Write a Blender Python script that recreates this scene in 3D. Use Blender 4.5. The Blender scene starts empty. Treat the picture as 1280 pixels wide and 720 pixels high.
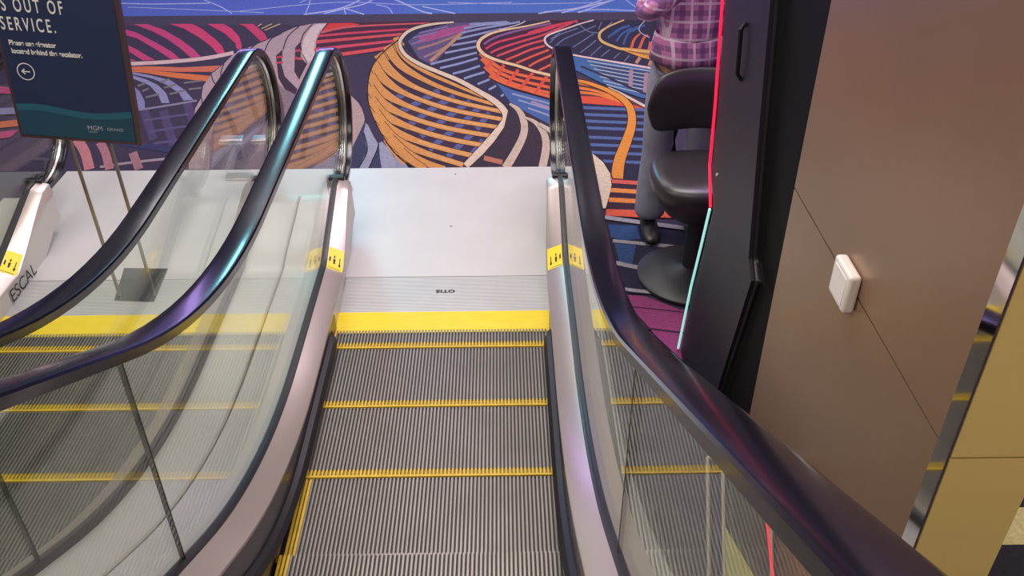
import bpy, bmesh, math, random
from mathutils import Vector, Matrix
random.seed(7)
R = math.radians
C = bpy.context.scene.collection
S = bpy.context.scene

# ------------------------------------------------------------------ camera
CF, CP, CYAW, CROLL = 1121.281, R(34.632), R(0.612), R(-0.282)
CPOS = Vector((0.2925, -3.3803, 2.5658))
Fv = Vector((math.sin(CYAW)*math.cos(CP), math.cos(CYAW)*math.cos(CP), -math.sin(CP)))
R0 = Vector((math.cos(CYAW), -math.sin(CYAW), 0)); U0 = R0.cross(Fv)
Rv = R0*math.cos(CROLL)+U0*math.sin(CROLL); Uv = -R0*math.sin(CROLL)+U0*math.cos(CROLL)
cd = bpy.data.cameras.new('camera'); cam = bpy.data.objects.new('camera', cd); C.objects.link(cam)
M = Matrix((Rv, Uv, -Fv)).transposed().to_4x4(); M.translation = CPOS
cam.matrix_world = M
cd.sensor_width = 36; cd.sensor_fit = 'HORIZONTAL'; cd.lens = CF*36/1280; cd.clip_start = .02; cd.clip_end = 200
S.camera = cam

def ray(x, y): return Fv + Rv*((x-640)/CF) - Uv*((y-360)/CF)
def on_z(x, y, z=0.0):
    d = ray(x, y); t = (z-CPOS.z)/d.z
    return CPOS + d*t

# ------------------------------------------------------------------ materials
def srgb(c):
    return tuple(((v/255)/12.92 if v/255 <= .04045 else ((v/255+.055)/1.055)**2.4) for v in c)+(1.0,)
def mat(name, col, rough=.5, metal=0.0, spec=.5, noise=0, nscale=20, emit=None, estr=1.0, coat=0.0, bump=0, bscale=200, stretch=None):
    m = bpy.data.materials.new(name); m.use_nodes = True
    nt = m.node_tree; b = nt.nodes['Principled BSDF']
    b.inputs['Base Color'].default_value = srgb(col)
    b.inputs['Roughness'].default_value = rough; b.inputs['Metallic'].default_value = metal
    b.inputs['Specular IOR Level'].default_value = spec
    if coat: b.inputs['Coat Weight'].default_value = coat; b.inputs['Coat Roughness'].default_value = .08
    tc = nt.nodes.new('ShaderNodeTexCoord'); mp = nt.nodes.new('ShaderNodeMapping')
    nt.links.new(tc.outputs['Object'], mp.inputs['Vector'])
    if stretch: mp.inputs['Scale'].default_value = stretch
    if noise:
        n = nt.nodes.new('ShaderNodeTexNoise'); n.inputs['Scale'].default_value = nscale; n.inputs['Detail'].default_value = 4
        nt.links.new(mp.outputs[0], n.inputs['Vector'])
        mx = nt.nodes.new('ShaderNodeMix'); mx.data_type = 'RGBA'; mx.blend_type = 'MULTIPLY'
        mx.inputs[0].default_value = 1.0
        mx.inputs[6].default_value = srgb(col)
        cr = nt.nodes.new('ShaderNodeValToRGB')
        cr.color_ramp.elements[0].position = .3; cr.color_ramp.elements[1].position = .7
        lo = 1-noise; cr.color_ramp.elements[0].color = (lo, lo, lo, 1); cr.color_ramp.elements[1].color = (1, 1, 1, 1)
        nt.links.new(n.outputs['Fac'], cr.inputs[0]); nt.links.new(cr.outputs[0], mx.inputs[7])
        nt.links.new(mx.outputs[2], b.inputs['Base Color'])
    if bump:
        n2 = nt.nodes.new('ShaderNodeTexNoise'); n2.inputs['Scale'].default_value = bscale
        nt.links.new(mp.outputs[0], n2.inputs['Vector'])
        bp = nt.nodes.new('ShaderNodeBump'); bp.inputs['Strength'].default_value = bump; bp.inputs['Distance'].default_value = .002
        nt.links.new(n2.outputs['Fac'], bp.inputs['Height']); nt.links.new(bp.outputs[0], b.inputs['Normal'])
    if emit:
        b.inputs['Emission Color'].default_value = srgb(emit); b.inputs['Emission Strength'].default_value = estr
    return m

def glass_mat(name, tint, edge=(.25, .4, .33)):
    m = bpy.data.materials.new(name); m.use_nodes = True; nt = m.node_tree; N = nt.nodes; N.clear()
    out = N.new('ShaderNodeOutputMaterial'); tr = N.new('ShaderNodeBsdfTransparent'); gl = N.new('ShaderNodeBsdfGlossy')
    gl.inputs['Roughness'].default_value = .015; gl.inputs['Color'].default_value = (.95, .97, .95, 1)
    tr.inputs['Color'].default_value = tint
    geo = N.new('ShaderNodeNewGeometry'); mixv = N.new('ShaderNodeMix'); mixv.data_type = 'FLOAT'
    mixv.inputs[2].default_value = 1.5; mixv.inputs[3].default_value = 1/1.5
    nt.links.new(geo.outputs['Backfacing'], mixv.inputs[0])
    fr = N.new('ShaderNodeFresnel'); nt.links.new(mixv.outputs[0], fr.inputs['IOR'])
    mx = N.new('ShaderNodeMixShader'); nt.links.new(fr.outputs[0], mx.inputs[0])
    nt.links.new(tr.outputs[0], mx.inputs[1]); nt.links.new(gl.outputs[0], mx.inputs[2]); nt.links.new(mx.outputs[0], out.inputs[0])
    return m

m_plate = mat('plate_aluminium', (196, 192, 190), .42, .2, noise=.08, nscale=3)
m_plate_rib = mat('ribbed_aluminium', (196, 194, 192), .42, .3, noise=.06, nscale=5)
m_deck = mat('brushed_steel', (198, 184, 178), .28, .6)
m_deck_out = mat('brushed_steel_outer', (196, 194, 188), .32, .35)
m_skirt = mat('black_skirt', (40, 36, 42), .28, .2, coat=.2)
m_brush = mat('black_deflector', (24, 22, 28), .5)
m_gasket = mat('black_gasket', (30, 28, 32), .35)
m_rail = mat('handrail_rubber', (20, 17, 28), .2, 0, spec=.5, coat=.2)
m_chrome = mat('polished_steel', (205, 198, 190), .24, .85)
m_yellow = mat('safety_yellow', (232, 202, 10), .5, noise=.14, nscale=14, stretch=(.6, 5, 1))
m_yellow2 = mat('step_yellow', (214, 176, 30), .5, noise=.25, nscale=30)
m_orange = mat('orange_yellow', (232, 165, 40), .5)
m_rib = mat('step_rib', (134, 127, 121), .38, .55, noise=.2, nscale=6)
m_groove = mat('step_groove', (66, 61, 58), .7)
m_yellow_groove = mat('step_yellow_groove', (150, 122, 40), .7)
m_dark = mat('dark_line', (52, 48, 50), .5)
m_black = mat('gloss_black', (16, 14, 20), .3)
m_glass = glass_mat('balustrade_glass', (.93, .955, .925, 1))
m_acryl = glass_mat('clear_acrylic', (.92, .93, .93, 1))
m_ink = mat('black_ink', (35, 30, 30), .6)

# ------------------------------------------------------------------ mesh helpers
class MB:
    def __init__(s): s.v = []; s.f = []; s.m = []
    def quad(s, a, b, c, d, mi=0):
        i = len(s.v); s.v += [tuple(a), tuple(b), tuple(c), tuple(d)]; s.f.append((i, i+1, i+2, i+3)); s.m.append(mi)
    def poly(s, pts, mi=0):
        i = len(s.v); s.v += [tuple(p) for p in pts]; s.f.append(tuple(range(i, i+len(pts)))); s.m.append(mi)
    def box(s, x0, x1, y0, y1, z0, z1, mi=0):
        i = len(s.v)
        s.v += [(x0,y0,z0),(x1,y0,z0),(x1,y1,z0),(x0,y1,z0),(x0,y0,z1),(x1,y0,z1),(x1,y1,z1),(x0,y1,z1)]
        for f in ((3,2,1,0),(4,5,6,7),(0,1,5,4),(1,2,6,5),(2,3,7,6),(3,0,4,7)):
            s.f.append(tuple(i+k for k in f)); s.m.append(mi)
    def loft(s, rings, mi=0, closed=True, caps=True, mis=None):
        n = len(rings[0]); i = len(s.v)
        for r in rings: s.v += [tuple(p) for p in r]
        for a in range(len(rings)-1):
            for k in range(n if closed else n-1):
                k2 = (k+1) % n
                s.f.append((i+a*n+k, i+a*n+k2, i+(a+1)*n+k2, i+(a+1)*n+k)); s.m.append(mis[k] if mis else mi)
        if caps and closed:
            s.f.append(tuple(i+k for k in reversed(range(n)))); s.m.append(mi)
            s.f.append(tuple(i+(len(rings)-1)*n+k for k in range(n))); s.m.append(mi)
    def tube(s, pts, r, n=10, mi=0, rs=None):
        pts = [Vector(p) for p in pts]; rings = []
        up = Vector((0, 0, 1))
        for k, p in enumerate(pts):
            t = (pts[min(k+1, len(pts)-1)]-pts[max(k-1, 0)]).normalized()
            a = t.cross(up)
            if a.length < .1: a = t.cross(Vector((0, 1, 0)))
            a.normalize(); b = t.cross(a).normalized(); rr = rs[k] if rs else r
            rings.append([p+a*rr*math.cos(2*math.pi*j/n)+b*rr*math.sin(2*math.pi*j/n) for j in range(n)])
        s.loft(rings, mi)
    def lathe(s, c, prof, n=40, mi=0):
        rings = [[(c[0]+r*math.cos(2*math.pi*j/n), c[1]+r*math.sin(2*math.pi*j/n), c[2]+z) for j in range(n)] for r, z in prof]
        s.loft(rings, mi)
    def prism_x(s, prof, x0, x1, mi=0):
        s.loft([[(x0, y, z) for y, z in prof], [(x1, y, z) for y, z in prof]], mi)
    def build(s, name, mats, parent=None, smooth=False, bevel=0, sub=0, fix=True):
        me = bpy.data.meshes.new(name); me.from_pydata(s.v, [], s.f); me.update()
        if not isinstance(mats, (list, tuple)): mats = [mats]
        for m in mats: me.materials.append(m)
        for p, mi in zip(me.polygons, s.m): p.material_index = mi
        if fix:
            bm = bmesh.new(); bm.from_mesh(me)
            bmesh.ops.remove_doubles(bm, verts=bm.verts, dist=1e-6)
            bmesh.ops.recalc_face_normals(bm, faces=bm.faces); bm.to_mesh(me); bm.free()
        o = bpy.data.objects.new(name, me); C.objects.link(o)
        if parent: o.parent = parent
        if bevel:
            b = o.modifiers.new('bevel', 'BEVEL'); b.width = bevel; b.segments = 3; b.limit_method = 'ANGLE'
        if sub:
            b = o.modifiers.new('sub', 'SUBSURF'); b.levels = sub; b.render_levels = sub
        if smooth or bevel or sub:
            for p in me.polygons: p.use_smooth = True
            if bevel or smooth == 'auto':
                try:
                    bmn = bmesh.new(); bmn.from_mesh(me)
                    for e in bmn.edges:
                        if len(e.link_faces) == 2 and e.calc_face_angle(0) > R(35): e.smooth = False
                    bmn.to_mesh(me); bmn.free()
                except Exception: pass
        return o

def tag(o, label=None, cat=None, group=None, kind=None):
    if label: o['label'] = label
    if cat: o['category'] = cat
    if group: o['group'] = group
    if kind: o['kind'] = kind
    return o
def empty(name, loc=(0, 0, 0)):
    o = bpy.data.objects.new(name, None); C.objects.link(o); o.location = loc; o.empty_display_size = .1; return o
def text_mesh(name, body, size, m, matrix, parent, sx=1.0, extrude=.0004, align='LEFT', space=1.0, bold=0):
    cu = bpy.data.curves.new(name, 'FONT'); cu.body = body; cu.size = size; cu.extrude = extrude
    cu.align_x = align; cu.space_character = space; cu.offset = bold
    t = bpy.data.objects.new('tmp', cu); C.objects.link(t)
    bpy.context.view_layer.update()
    me = bpy.data.meshes.new_from_object(t.evaluated_get(bpy.context.evaluated_depsgraph_get()))
    bpy.data.objects.remove(t)
    me.materials.clear(); me.materials.append(m)
    me.transform(matrix @ Matrix.Diagonal((sx, 1, 1, 1)))
    o = bpy.data.objects.new(name, me); C.objects.link(o); o.parent = parent
    return o

# ------------------------------------------------------------------ profiles along the escalator (Y runs away from the camera, the belt rises towards it)
A30 = R(30)
def prof(Y, Yc, Rr):
    u = max(Yc-Y, 0); uc = Rr*math.sin(A30)
    if u < uc: return Rr-math.sqrt(Rr*Rr-u*u)
    return Rr*(1-math.cos(A30))+(u-uc)*math.tan(A30)
def sstep(a, b, x):
    t = min(max((x-a)/(b-a), 0), 1); return t*t*(3-2*t)
def z_deck(Y): return .14+prof(Y, -.43, 2.4)+.17*min(max((Y-.36)/.46, 0), 1.05)   # deck height at the glass
def z_rail(Y): return .975+prof(Y, -.575, 2.354)                # top of the handrail
XG = .600
YTOP = -5.2
def frange(a, b, n): return [a+(b-a)*i/(n-1) for i in range(n)]
YS = sorted(set([round(y, 4) for y in frange(YTOP, .93, 70)]+[.02, .36, .82]))

def rail_path(off=0.0):
    """points (Y, Z, tangentY, tangentZ) of the handrail's outer top line, from up the incline round the newel into the inlet"""
    pts = []
    for y in frange(YTOP, 1.02, 70): pts.append((y, z_rail(y)))
    a, b, cy, cz = .41, .375, 1.03, .60
    for t in frange(90, -94, 34):
        if t == 90: continue
        pts.append((cy+a*math.cos(R(t)), cz+b*math.sin(R(t))))
    pts.append((.94, .25))
    out = []
    for i, p in enumerate(pts):
        q0 = pts[max(i-1, 0)]; q1 = pts[min(i+1, len(pts)-1)]
        ty, tz = q1[0]-q0[0], q1[1]-q0[1]; l = math.hypot(ty, tz) or 1; ty /= l; tz /= l
        ny, nz = -tz, ty          # outward normal (up on the level run)
        out.append((p[0]+ny*off, p[1]+nz*off, ny, nz))
    return out
def sweep_rail(section, X):
    """section: list of (dx, dn) closed, dn measured outward from the rail's top line"""
    return [[(X+dx, y+ny*dn, z+nz*dn) for dx, dn in section] for y, z, ny, nz in rail_path()]

def c_section(w, t, ch):
    return [(-w/2, -t+ch*.3), (-w/2, -ch), (-w/2+ch*.5, -ch*.3), (-w/2+ch*1.6, 0), (w/2-ch*1.6, 0), (w/2-ch*.5, -ch*.3), (w/2, -ch), (w/2, -t+ch*.3), (w/2-.006, -t), (-w/2+.006, -t)]

def build_escalator(name, X0):
    root = empty(name, (0, 0, 0))
    root.location = (0, 0, 0)
    def P(mb, nm, m, par=None, **k):
        return mb.build(nm, m, par or root, **k)
    # --- steps
    pitch, ribw, depth, hw = .0147, .0068, .009, .497
    nr = 67
    def tread(y0, y1, z, x0=-hw, x1=hw, n=nr):
        mb = MB(); p = (x1-x0)/n
        for i in range(n):
            xa = x0+i*p; xb = xa+p*.48; xc = xa+p
            mb.quad((xa, y0, z), (xb, y0, z), (xb, y1, z), (xa, y1, z), 0)
            mb.quad((xb, y0, z), (xb, y0, z-depth), (xb, y1, z-depth), (xb, y1, z), 1)
            mb.quad((xb, y0, z-depth), (xc, y0, z-depth), (xc, y1, z-depth), (xb, y1, z-depth), 1)
            mb.quad((xc, y0, z-depth), (xc, y0, z), (xc, y1, z), (xc, y1, z-depth), 1)
            # front (nose) face of the rib, facing down the run
            mb.quad((xa, y1, z), (xb, y1, z), (xb, y1, z-.02), (xa, y1, z-.02), 0)
        return mb
    for k in range(0, 12):
        y1 = -.139-.4*(k-1); y0 = y1-.4
        z = -.002+prof(y1, -1.0, 1.15)
        zn = prof(y1, -1.0, 1.15)-prof(y1+.4, -1.0, 1.15)
        if k == 0: y1 = -.0
        sx = .043 if k >= 3 else 0
        n = nr if not sx else nr-3; mw = .042 if k < 3 else .026
        st = tread(y0+mw, y1-.004, z, -hw+sx, hw, n)
        if sx:
            for s in (-1,): st.box(min(s*(hw-sx), s*(hw-.004)), max(s*(hw-sx), s*(hw-.004)), y0+.042, y1-.004, z-depth-.002, z-.009, 1)
        if zn > .012: # riser below the nose (faces the landing), curved and cleated
            for i in range(33):
                xa = -hw+i*2*hw/33; st.box(xa, xa+.015, y1-.03, y1-.012, z-zn-.02, z-.012, 0)
            st.box(-hw, hw, y1-.05, y1-.028, z-zn-.02, z-.012, 1)
        st.box(-hw, hw, y0+.002, y1-.03, z-.05, z-depth-.003, 1)
        so = P(st, 'step', [m_rib, m_groove], fix=False)
        dm = tread(y0+.003, y0+mw, z+.0015, -hw, hw, nr)
        dm.box(-hw, hw, y0+.002, y0+.012, z-depth, z+.0012, 0)
        P(dm, 'rear_edge_marking', [m_yellow2, m_yellow_groove], so, fix=False)
        if sx:
            for s in (-1,):
                mk = MB(); 
                for j in range(3):
                    xa = s*(hw-.004)-s*j*.0145; mk.box(min(xa, xa-s*.009), max(xa, xa-s*.009), y0+.03, y1-.006, z-.009, z+.001, 0)
                P(mk, 'side_edge_marking', m_yellow2, so)
    # --- comb plate: sloping yellow lip with teeth
    cb = MB()
    cb.prism_x([(.136, -.02), (.136, .003), (.05, .003), (.0, -.004), (.0, -.02)], -.515, .515, 0)
    for i in range(nr):
        xa = -hw+(i+.5)*2*hw/nr+.0005
        cb.box(xa, xa+.006, -.022, .004, -.009, -.0015, 0)
    for s in (-1, 1): cb.box(min(s*.497, s*.515), max(s*.497, s*.515), -.12, .0, -.03, -.0005, 1)
    P(cb, 'comb_plate', [m_yellow, m_orange])
    # --- ribbed access plate + plain floor plate
    ac = MB(); n = 34
    for i in range(n):
        ya = .138+i*.304/n; yb = ya+.304/n
        ac.box(-.515, .515, ya, yb-.0022, -.02, .001, 0)
    ac.box(-.515, .515, .138, .4425, -.03, -.0015, 1)
    ap = P(ac, 'ribbed_plate', [m_plate_rib, mat('rib_gap', (140, 136, 136), .5)])
    mx = Matrix.Translation((.003, .322, .0014)) @ Matrix.Rotation(math.pi, 4, 'Z')
    if X0 == 0:
        text_mesh('maker_lettering', 'OTIS', .034, m_ink, Matrix.Translation((.046, .322, .0012)) @ Matrix.Rotation(math.pi, 4, 'Z'), ap, sx=1.2, bold=.0018, space=1.12)
    lp = MB(); lp.box(-.8075, .71 if X0 == 0 else .8065, .446, 1.666, -.03, .001)
    lpo = P(lp, 'landing_plate', m_plate, bevel=.0015)
    if X0 == 0:
        for y in (1.574, .947):
            sc = MB(); sc.lathe((0, y, .001), [(.006, 0), (.006, .0008), (.003, .001)], 12); P(sc, 'screw', m_dark, lpo)
    for s in (-1, 1):
        tl = MB()   # infill floor strips either side of the comb and ribbed plate
        tl.box(min(s*.518, s*(.8075 if (s < 0 or X0) else .71)), max(s*.518, s*(.8075 if (s < 0 or X0) else .71)), -.1, .444, -.03, .0005)
        P(tl, 'side_plate', m_plate)
    # --- balustrades
    for s in (-1, 1):
        side = empty('balustrade'); side.parent = root
        # inner deck (skirt cladding top)
        def ring(Y):
            zg = z_deck(Y)
            xo = .505+.022*sstep(.36, .9, Y); zo = zg-.042+.02*sstep(.36, .8, Y)
            return xo, zo, zg
        rings = []
        for Y in YS:
            xo, zo, zg = ring(Y)
            rings.append([(s*xo, Y, zo), (s*(xo+.004), Y, zo+.004), (s*.586, Y, zg-.003), (s*.588, Y, zg-.02), (s*.52, Y, zo-.05), (s*xo, Y, zo-.012)])
        dk = MB(); dk.loft(rings)
        dko = dk.build('inner_deck', m_deck, side, smooth='auto')
        # skirt under it: steel beside the landing, black beside the steps
        sk = MB(); sk2 = MB()
        r1 = []; r2 = []
        for Y in YS:
            xo, zo, zg = ring(Y)
            if Y <= .0201:
                zt = prof(Y, -1.0, 1.15)
                r2.append([(s*(xo+.001), Y, zo-.010), (s*.503, Y, zo-.03), (s*.503, Y, zt-.18), (s*.512, Y, zt-.18), (s*.515, Y, zo-.010)])
            if Y >= .0199:
                k = sstep(.62, .9, Y)
                zb = -.004+.10*k
                r1.append([(s*(xo+.001), Y, zo-.008), (s*(.505+.018*sstep(.1, .5, Y)), Y, zb), (s*.60, Y, zb), (s*.60, Y, zo-.008)])
        sk2.loft(r2); sk2.build('black_skirt', m_skirt, side, smooth='auto')
        sk.loft(r1); sko = sk.build('newel_skirt', m_deck_out, side, smooth='auto')
        # deflector brush strip along the skirt
        rb = []
        for Y in [y for y in YS if y < -.10]+[-.10, -.085]:
            zt = .035+prof(Y, -.85, 1.35); w = .034*min(1, math.sqrt(max(0, (-.083-Y)/.06)))+.002
            rb.append([(s*.505, Y, zt+.03), (s*(.505-w*.6), Y, zt+.022), (s*(.505-w), Y, zt), (s*(.505-w*.8), Y, zt-.012), (s*.505, Y, zt-.016)])
        rb.sort(key=lambda r: r[0][1])
        bb = MB(); bb.loft(rb); bb.build('skirt_deflector', m_brush, side, smooth='auto')
        # gasket holding the glass
        g = MB(); rg = []
        for Y in YS+[1.0]:
            zg = z_deck(min(Y, .93)); rg.append([(s*.584, Y, zg-.012), (s*.587, Y, zg+.004), (s*.597, Y, zg+.008), (s*.617, Y, zg+.008), (s*.622, Y, zg-.05), (s*.60, Y, zg-.04)])
        rg.sort(key=lambda r: r[0][1]); g.loft(rg); g.build('glass_gasket', m_gasket, side, smooth='auto')
        # outer deck and outer side panel
        xe = .8035 if (s < 0 or X0) else .74
        ro = []
        for Y in YS:
            zg = z_deck(Y)-.022-.08*sstep(.36, .9, Y); ro.append([(s*.615, Y, zg), (s*(xe-.006), Y, zg), (s*xe, Y, zg-.008), (s*xe, Y, max(zg-.5, -.004) if Y < .8 else .02), (s*.62, Y, zg-.06)])
        od = MB(); od.loft(ro); od.build('outer_deck', m_deck_out, side, smooth='auto')
        # glass: three panels, vertical joints
        rp = rail_path(-.03)
        def zlow(Y):
            if Y <= .93: return z_deck(Y)-.01
            t = (Y-1.03)/.38; t = min(max(t, -1), 1)
            return .60-.345*math.sqrt(max(0, 1-t*t)) if Y > 1.03 else .27
        def zhigh(Y):
            if Y <= 1.02: return z_rail(Y)-.03
            t = min(max((Y-1.03)/.38, -1), 1); return .60+.345*math.sqrt(max(0, 1-t*t))
        for y0, y1 in ((-1.743, 1.408), (-3.2, -1.748), (-5.2, -3.205)):
            gm = MB(); ys = frange(y0, min(y1, .9), 30)
            if y1 > 1: ys += frange(.92, 1.02, 4)+[1.03+.38*math.sin(R(a)) for a in frange(0, 89, 18)][1:]
            gm.loft([[(s*.601, y, zlow(y)), (s*.613, y, zlow(y)), (s*.613, y, zhigh(y)), (s*.601, y, zhigh(y))] for y in ys])
            gm.build('glass_panel', m_glass, side)
        for yj in (-1.7455, -3.2025):
            jm = MB(); jm.box(min(s*.600, s*.614), max(s*.600, s*.614), yj-.0019, yj+.0019, zlow(yj), zhigh(yj)); jm.build('glass_joint', m_gasket, side)
        # steel guide under the handrail, two polished flanges with a dark slot
        fr = MB(); fr.loft(sweep_rail([(-.013, -.026), (.013, -.026), (.015, -.036), (.007, -.042), (-.007, -.042), (-.015, -.036)], s*.607))
        fr.build('handrail_guide', m_chrome, side, smooth='auto')
        sl = MB(); sl.loft(sweep_rail([(-.003, -.0415), (.003, -.0415), (.003, -.0445), (-.003, -.0445)], s*.607)); sl.build('guide_slot', m_black, side)
        hr = MB(); hr.loft(sweep_rail(c_section(.089, .034, .0085), s*.607))
        hr.build('handrail', m_rail, side, smooth='auto')
        # inlet collar at the newel end
        ic = MB(); ic.box(s*.607-.048, s*.607+.048, .915, .955, .215, .33); ic.build('handrail_inlet', m_gasket, side, bevel=.008)
        # yellow pictogram sticker on the inner deck
        ym = mat('sticker_yellow', (250, 216, 40), .45)
        stk = MB(); ya, yb = .335, .465
        def dp(u, Y, lift=.0012):   # u 0 outer edge .. 1 glass side
            xo, zo, zg = ring(Y); return (s*(xo+.006+(.578-xo)*u), Y, zo+.004+(zg-.003-zo-.004)*u*.98+lift)
        rws = []
        for Y in frange(ya, yb, 5): rws.append([dp(0, Y), dp(1, Y), dp(1, Y, -.001), dp(0, Y, -.001)])
        stk.loft(rws); so = stk.build('warning_sticker', ym, side)
        pic = MB()
        def strip(pts):
            pic.poly([dp(u, ya+(yb-ya)*w, .0022) for u, w in pts])
        strip([(.20, .30), (.26, .30), (.26, .62), (.20, .62)]); strip([(.14, .34), (.32, .34), (.23, .18)])
        strip([(.52, .62), (.58, .70), (.64, .62), (.58, .54)]); strip([(.50, .52), (.66, .52), (.63, .30), (.53, .30)])
        strip([(.80, .55), (.90, .60), (.92, .40), (.82, .35)]); strip([(.1, .06), (.9, .06), (.9, .10), (.1, .10)])
        pic.build('pictogram', m_ink, so, fix=False)
    root.location = (X0, 0, 0)
    return root

esc = build_escalator('escalator', 0.0)
tag(esc, 'stopped escalator in the middle, its grooved steps leading down to the landing plate', 'escalator', 'pair of parallel escalators')
esc2 = build_escalator('escalator', -1.6145)
tag(esc2, 'stopped escalator on the left, behind the sign, seen through the glass', 'escalator', 'pair of parallel escalators')
# remains of black lettering on the far newel skirt of the left escalator
for ch in esc2.children:
    if ch.name.startswith('balustrade'):
        for g in ch.children:
            if g.name.startswith('newel_skirt') and g.data.vertices[0].co.x < 0:
                m = Matrix.Translation((-.5025, .23, .012)) @ Matrix.Rotation(R(0), 4, 'X') @ Matrix(((0, 0, 1, 0), (1, 0, 0, 0), (0, 1, 0, 0), (0, 0, 0, 1)))
                text_mesh('skirt_lettering', 'ESCAL', .095, m_ink, m, ch, sx=1.05)

# ------------------------------------------------------------------ carpet floor with its printed pattern (one mesh)
fl = MB(); ZB = -.012
mats_f = []; mat_ix = {}
def cm(col):
    if col not in mat_ix:
        mat_ix[col] = len(mats_f)
        mats_f.append(mat('carpet_%d_%d_%d' % col, tuple(c_*.84+g_*.16 for c_, g_ in zip(col, (84, 74, 92))), .95, spec=.1, noise=.28, nscale=60, bump=.5, bscale=350))  # haze blended into each carpet colour
    return mat_ix[col]
layer = [0]
def nz():
    layer[0] += 1; return ZB+.00003*layer[0]
def earcut(pts, z, mi):
    bm = bmesh.new(); vs = [bm.verts.new((p.x, p.y, z)) for p in pts]
    try: f = bm.faces.new(vs)
    except ValueError: bm.free(); return
    bm.normal_update()
    if f.normal.z < 0: f.normal_flip()
    bmesh.ops.triangulate(bm, faces=[f])
    base = len(fl.v); bm.verts.index_update()
    for vv in bm.verts: fl.v.append(tuple(vv.co))
    for ff in bm.faces: fl.f.append(tuple(base+vv.index for vv in ff.verts)); fl.m.append(mi)
    bm.free()
def shape(pts, col):
    earcut([on_z(x, y, ZB) for x, y in pts], nz(), cm(col))
def smooth_pts(pts, n=6):
    if len(pts) < 3: return pts
    out = []
    for i in range(len(pts)-1):
        p0 = pts[max(i-1, 0)]; p1 = pts[i]; p2 = pts[i+1]; p3 = pts[min(i+2, len(pts)-1)]
        for k in range(n):
            t = k/n
            out.append(tuple(.5*((2*p1[j])+(-p0[j]+p2[j])*t+(2*p0[j]-5*p1[j]+4*p2[j]-p3[j])*t*t+(-p0[j]+3*p1[j]-3*p2[j]+p3[j])*t**3) for j in range(len(p1))))
    out.append(tuple(pts[-1])); return out
def line(pts, w, col, w2=None, outline=None):
    """ribbon drawn on the floor, widths measured as in the picture; w or a list of widths"""
    ws = w if isinstance(w, (list, tuple)) else [w+((w2 if w2 is not None else w)-w)*i/(len(pts)-1) for i in range(len(pts))]
    q = smooth_pts([(p[0], p[1], ww) for p, ww in zip(pts, ws)])
    if outline: ribbon([(x, y, ww+outline) for x, y, ww in q], (28, 22, 34))
    ribbon(q, col)
def ribbon(q, col):
    z = nz(); mi = cm(col); L = []; Rr = []
    for i, (x, y, w) in enumerate(q):
        a = q[max(i-1, 0)]; b = q[min(i+1, len(q)-1)]
        dx, dy = b[0]-a[0], b[1]-a[1]; l = math.hypot(dx, dy) or 1
        nx, ny = -dy/l, dx/l
        L.append(on_z(x+nx*w/2, y+ny*w/2, ZB)); Rr.append(on_z(x-nx*w/2, y-ny*w/2, ZB))
    for i in range(len(q)-1):
        fl.quad((L[i].x, L[i].y, z), (L[i+1].x, L[i+1].y, z), (Rr[i+1].x, Rr[i+1].y, z), (Rr[i].x, Rr[i].y, z), mi)

NAVY = (56, 48, 70)
fl.quad((-9, -7, ZB), (9, -7, ZB), (9, 12, ZB), (-9, 12, ZB), cm(NAVY))
def wpoly(pts, col): earcut([Vector(p+(0,)) for p in pts], nz(), cm(col))
wpoly([(-9, 4.475), (9, 4.475), (9, 4.76), (-9, 4.76)], (66, 58, 80))
wpoly([(-9, 4.75), (-.6, 4.75), (-.6, 12), (-9, 12)], (80, 98, 190))
wpoly([(-.6, 4.75), (9, 4.75), (9, 12), (-.6, 12)], (74, 108, 190))
LIL = (172, 178, 228)
for p, w in [([(150,4),(190,5),(262,4)],1.2),([(255,0),(275,8),(290,17)],1.2),([(380,18),(417,12.5),(440,5),(452,-2)],1.6),([(405,17),(430,11),(455,5),(468,-2)],1.4),
             ([(430,9),(432,18)],1.4),([(430,10),(455,18)],1.4),([(382,16),(386,7),(388,-2)],1.2),([(493,-1),(527,14),(540,17)],1.8),([(528,8),(569,17)],1.4),
             ([(470,6),(484,9),(491,17)],1),([(673,17),(700,12.6)],1.4),([(680,15),(722,10),(755,-1)],1.4),([(702,16),(735,8),(770,-1)],1.5),([(723,16),(750,6),(769,-1)],1.4),
             ([(722,15),(747,12),(807,14)],1.2),([(781,-1),(800,13)],1),([(300,14),(420,3),(520,6),(640,3)],.8),([(160,9),(240,12),(330,16)],.8),([(560,3),(640,5),(760,3)],.8)]:
    line(p, w, LIL)
# more of the far carpet, above the picture
for k in range(16):
    x = -7+k*.9; wp = [(x, 5.1+.2*(k % 3)), (x+.5, 5.9), (x+1.6, 6.4+.3*(k % 2)), (x+2.6, 7.6)]
    z = nz()
    for i in range(3):
        (a, b), (c, d) = wp[i], wp[i+1]; fl.quad((a, b, z), (c, d, z), (c, d+.03, z), (a, b+.03, z), cm(LIL))

# pink stripes, far left
PK = (196, 62, 116)
shape([(120,20),(150,35),(171,41),(196,54),(215,65),(225,74),(215,75),(196,62.5),(171,48),(150,42),(110,28)], PK)
shape([(184,30),(205,37.5),(225,49),(240,60),(251,71),(239,72.5),(226,61),(210,49.5),(190,39),(167,30.5)], PK)
shape([(240,30),(252.5,36),(269,49),(277.5,57.5),(281.6,67),(272.5,68),(265,59),(250,47.5),(230,36),(212.5,30)], (204,60,104))
shape([(279,30),(290,36),(299,46),(302,56),(301.5,63),(296,61),(294,54),(281,42),(259,30)], (204,60,104))
shape([(298,30),(316.5,30),(330,41),(334.5,49),(326,52),(316.5,42.5),(306,33)], (196,58,98))
shape([(100,42),(152,53),(171,62),(184,70),(194,75),(179,76),(165,67),(150,59),(100,52)], PK)
shape([(100,60),(156,72),(170,76),(150,77),(100,70)], (190,90,120))
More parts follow.
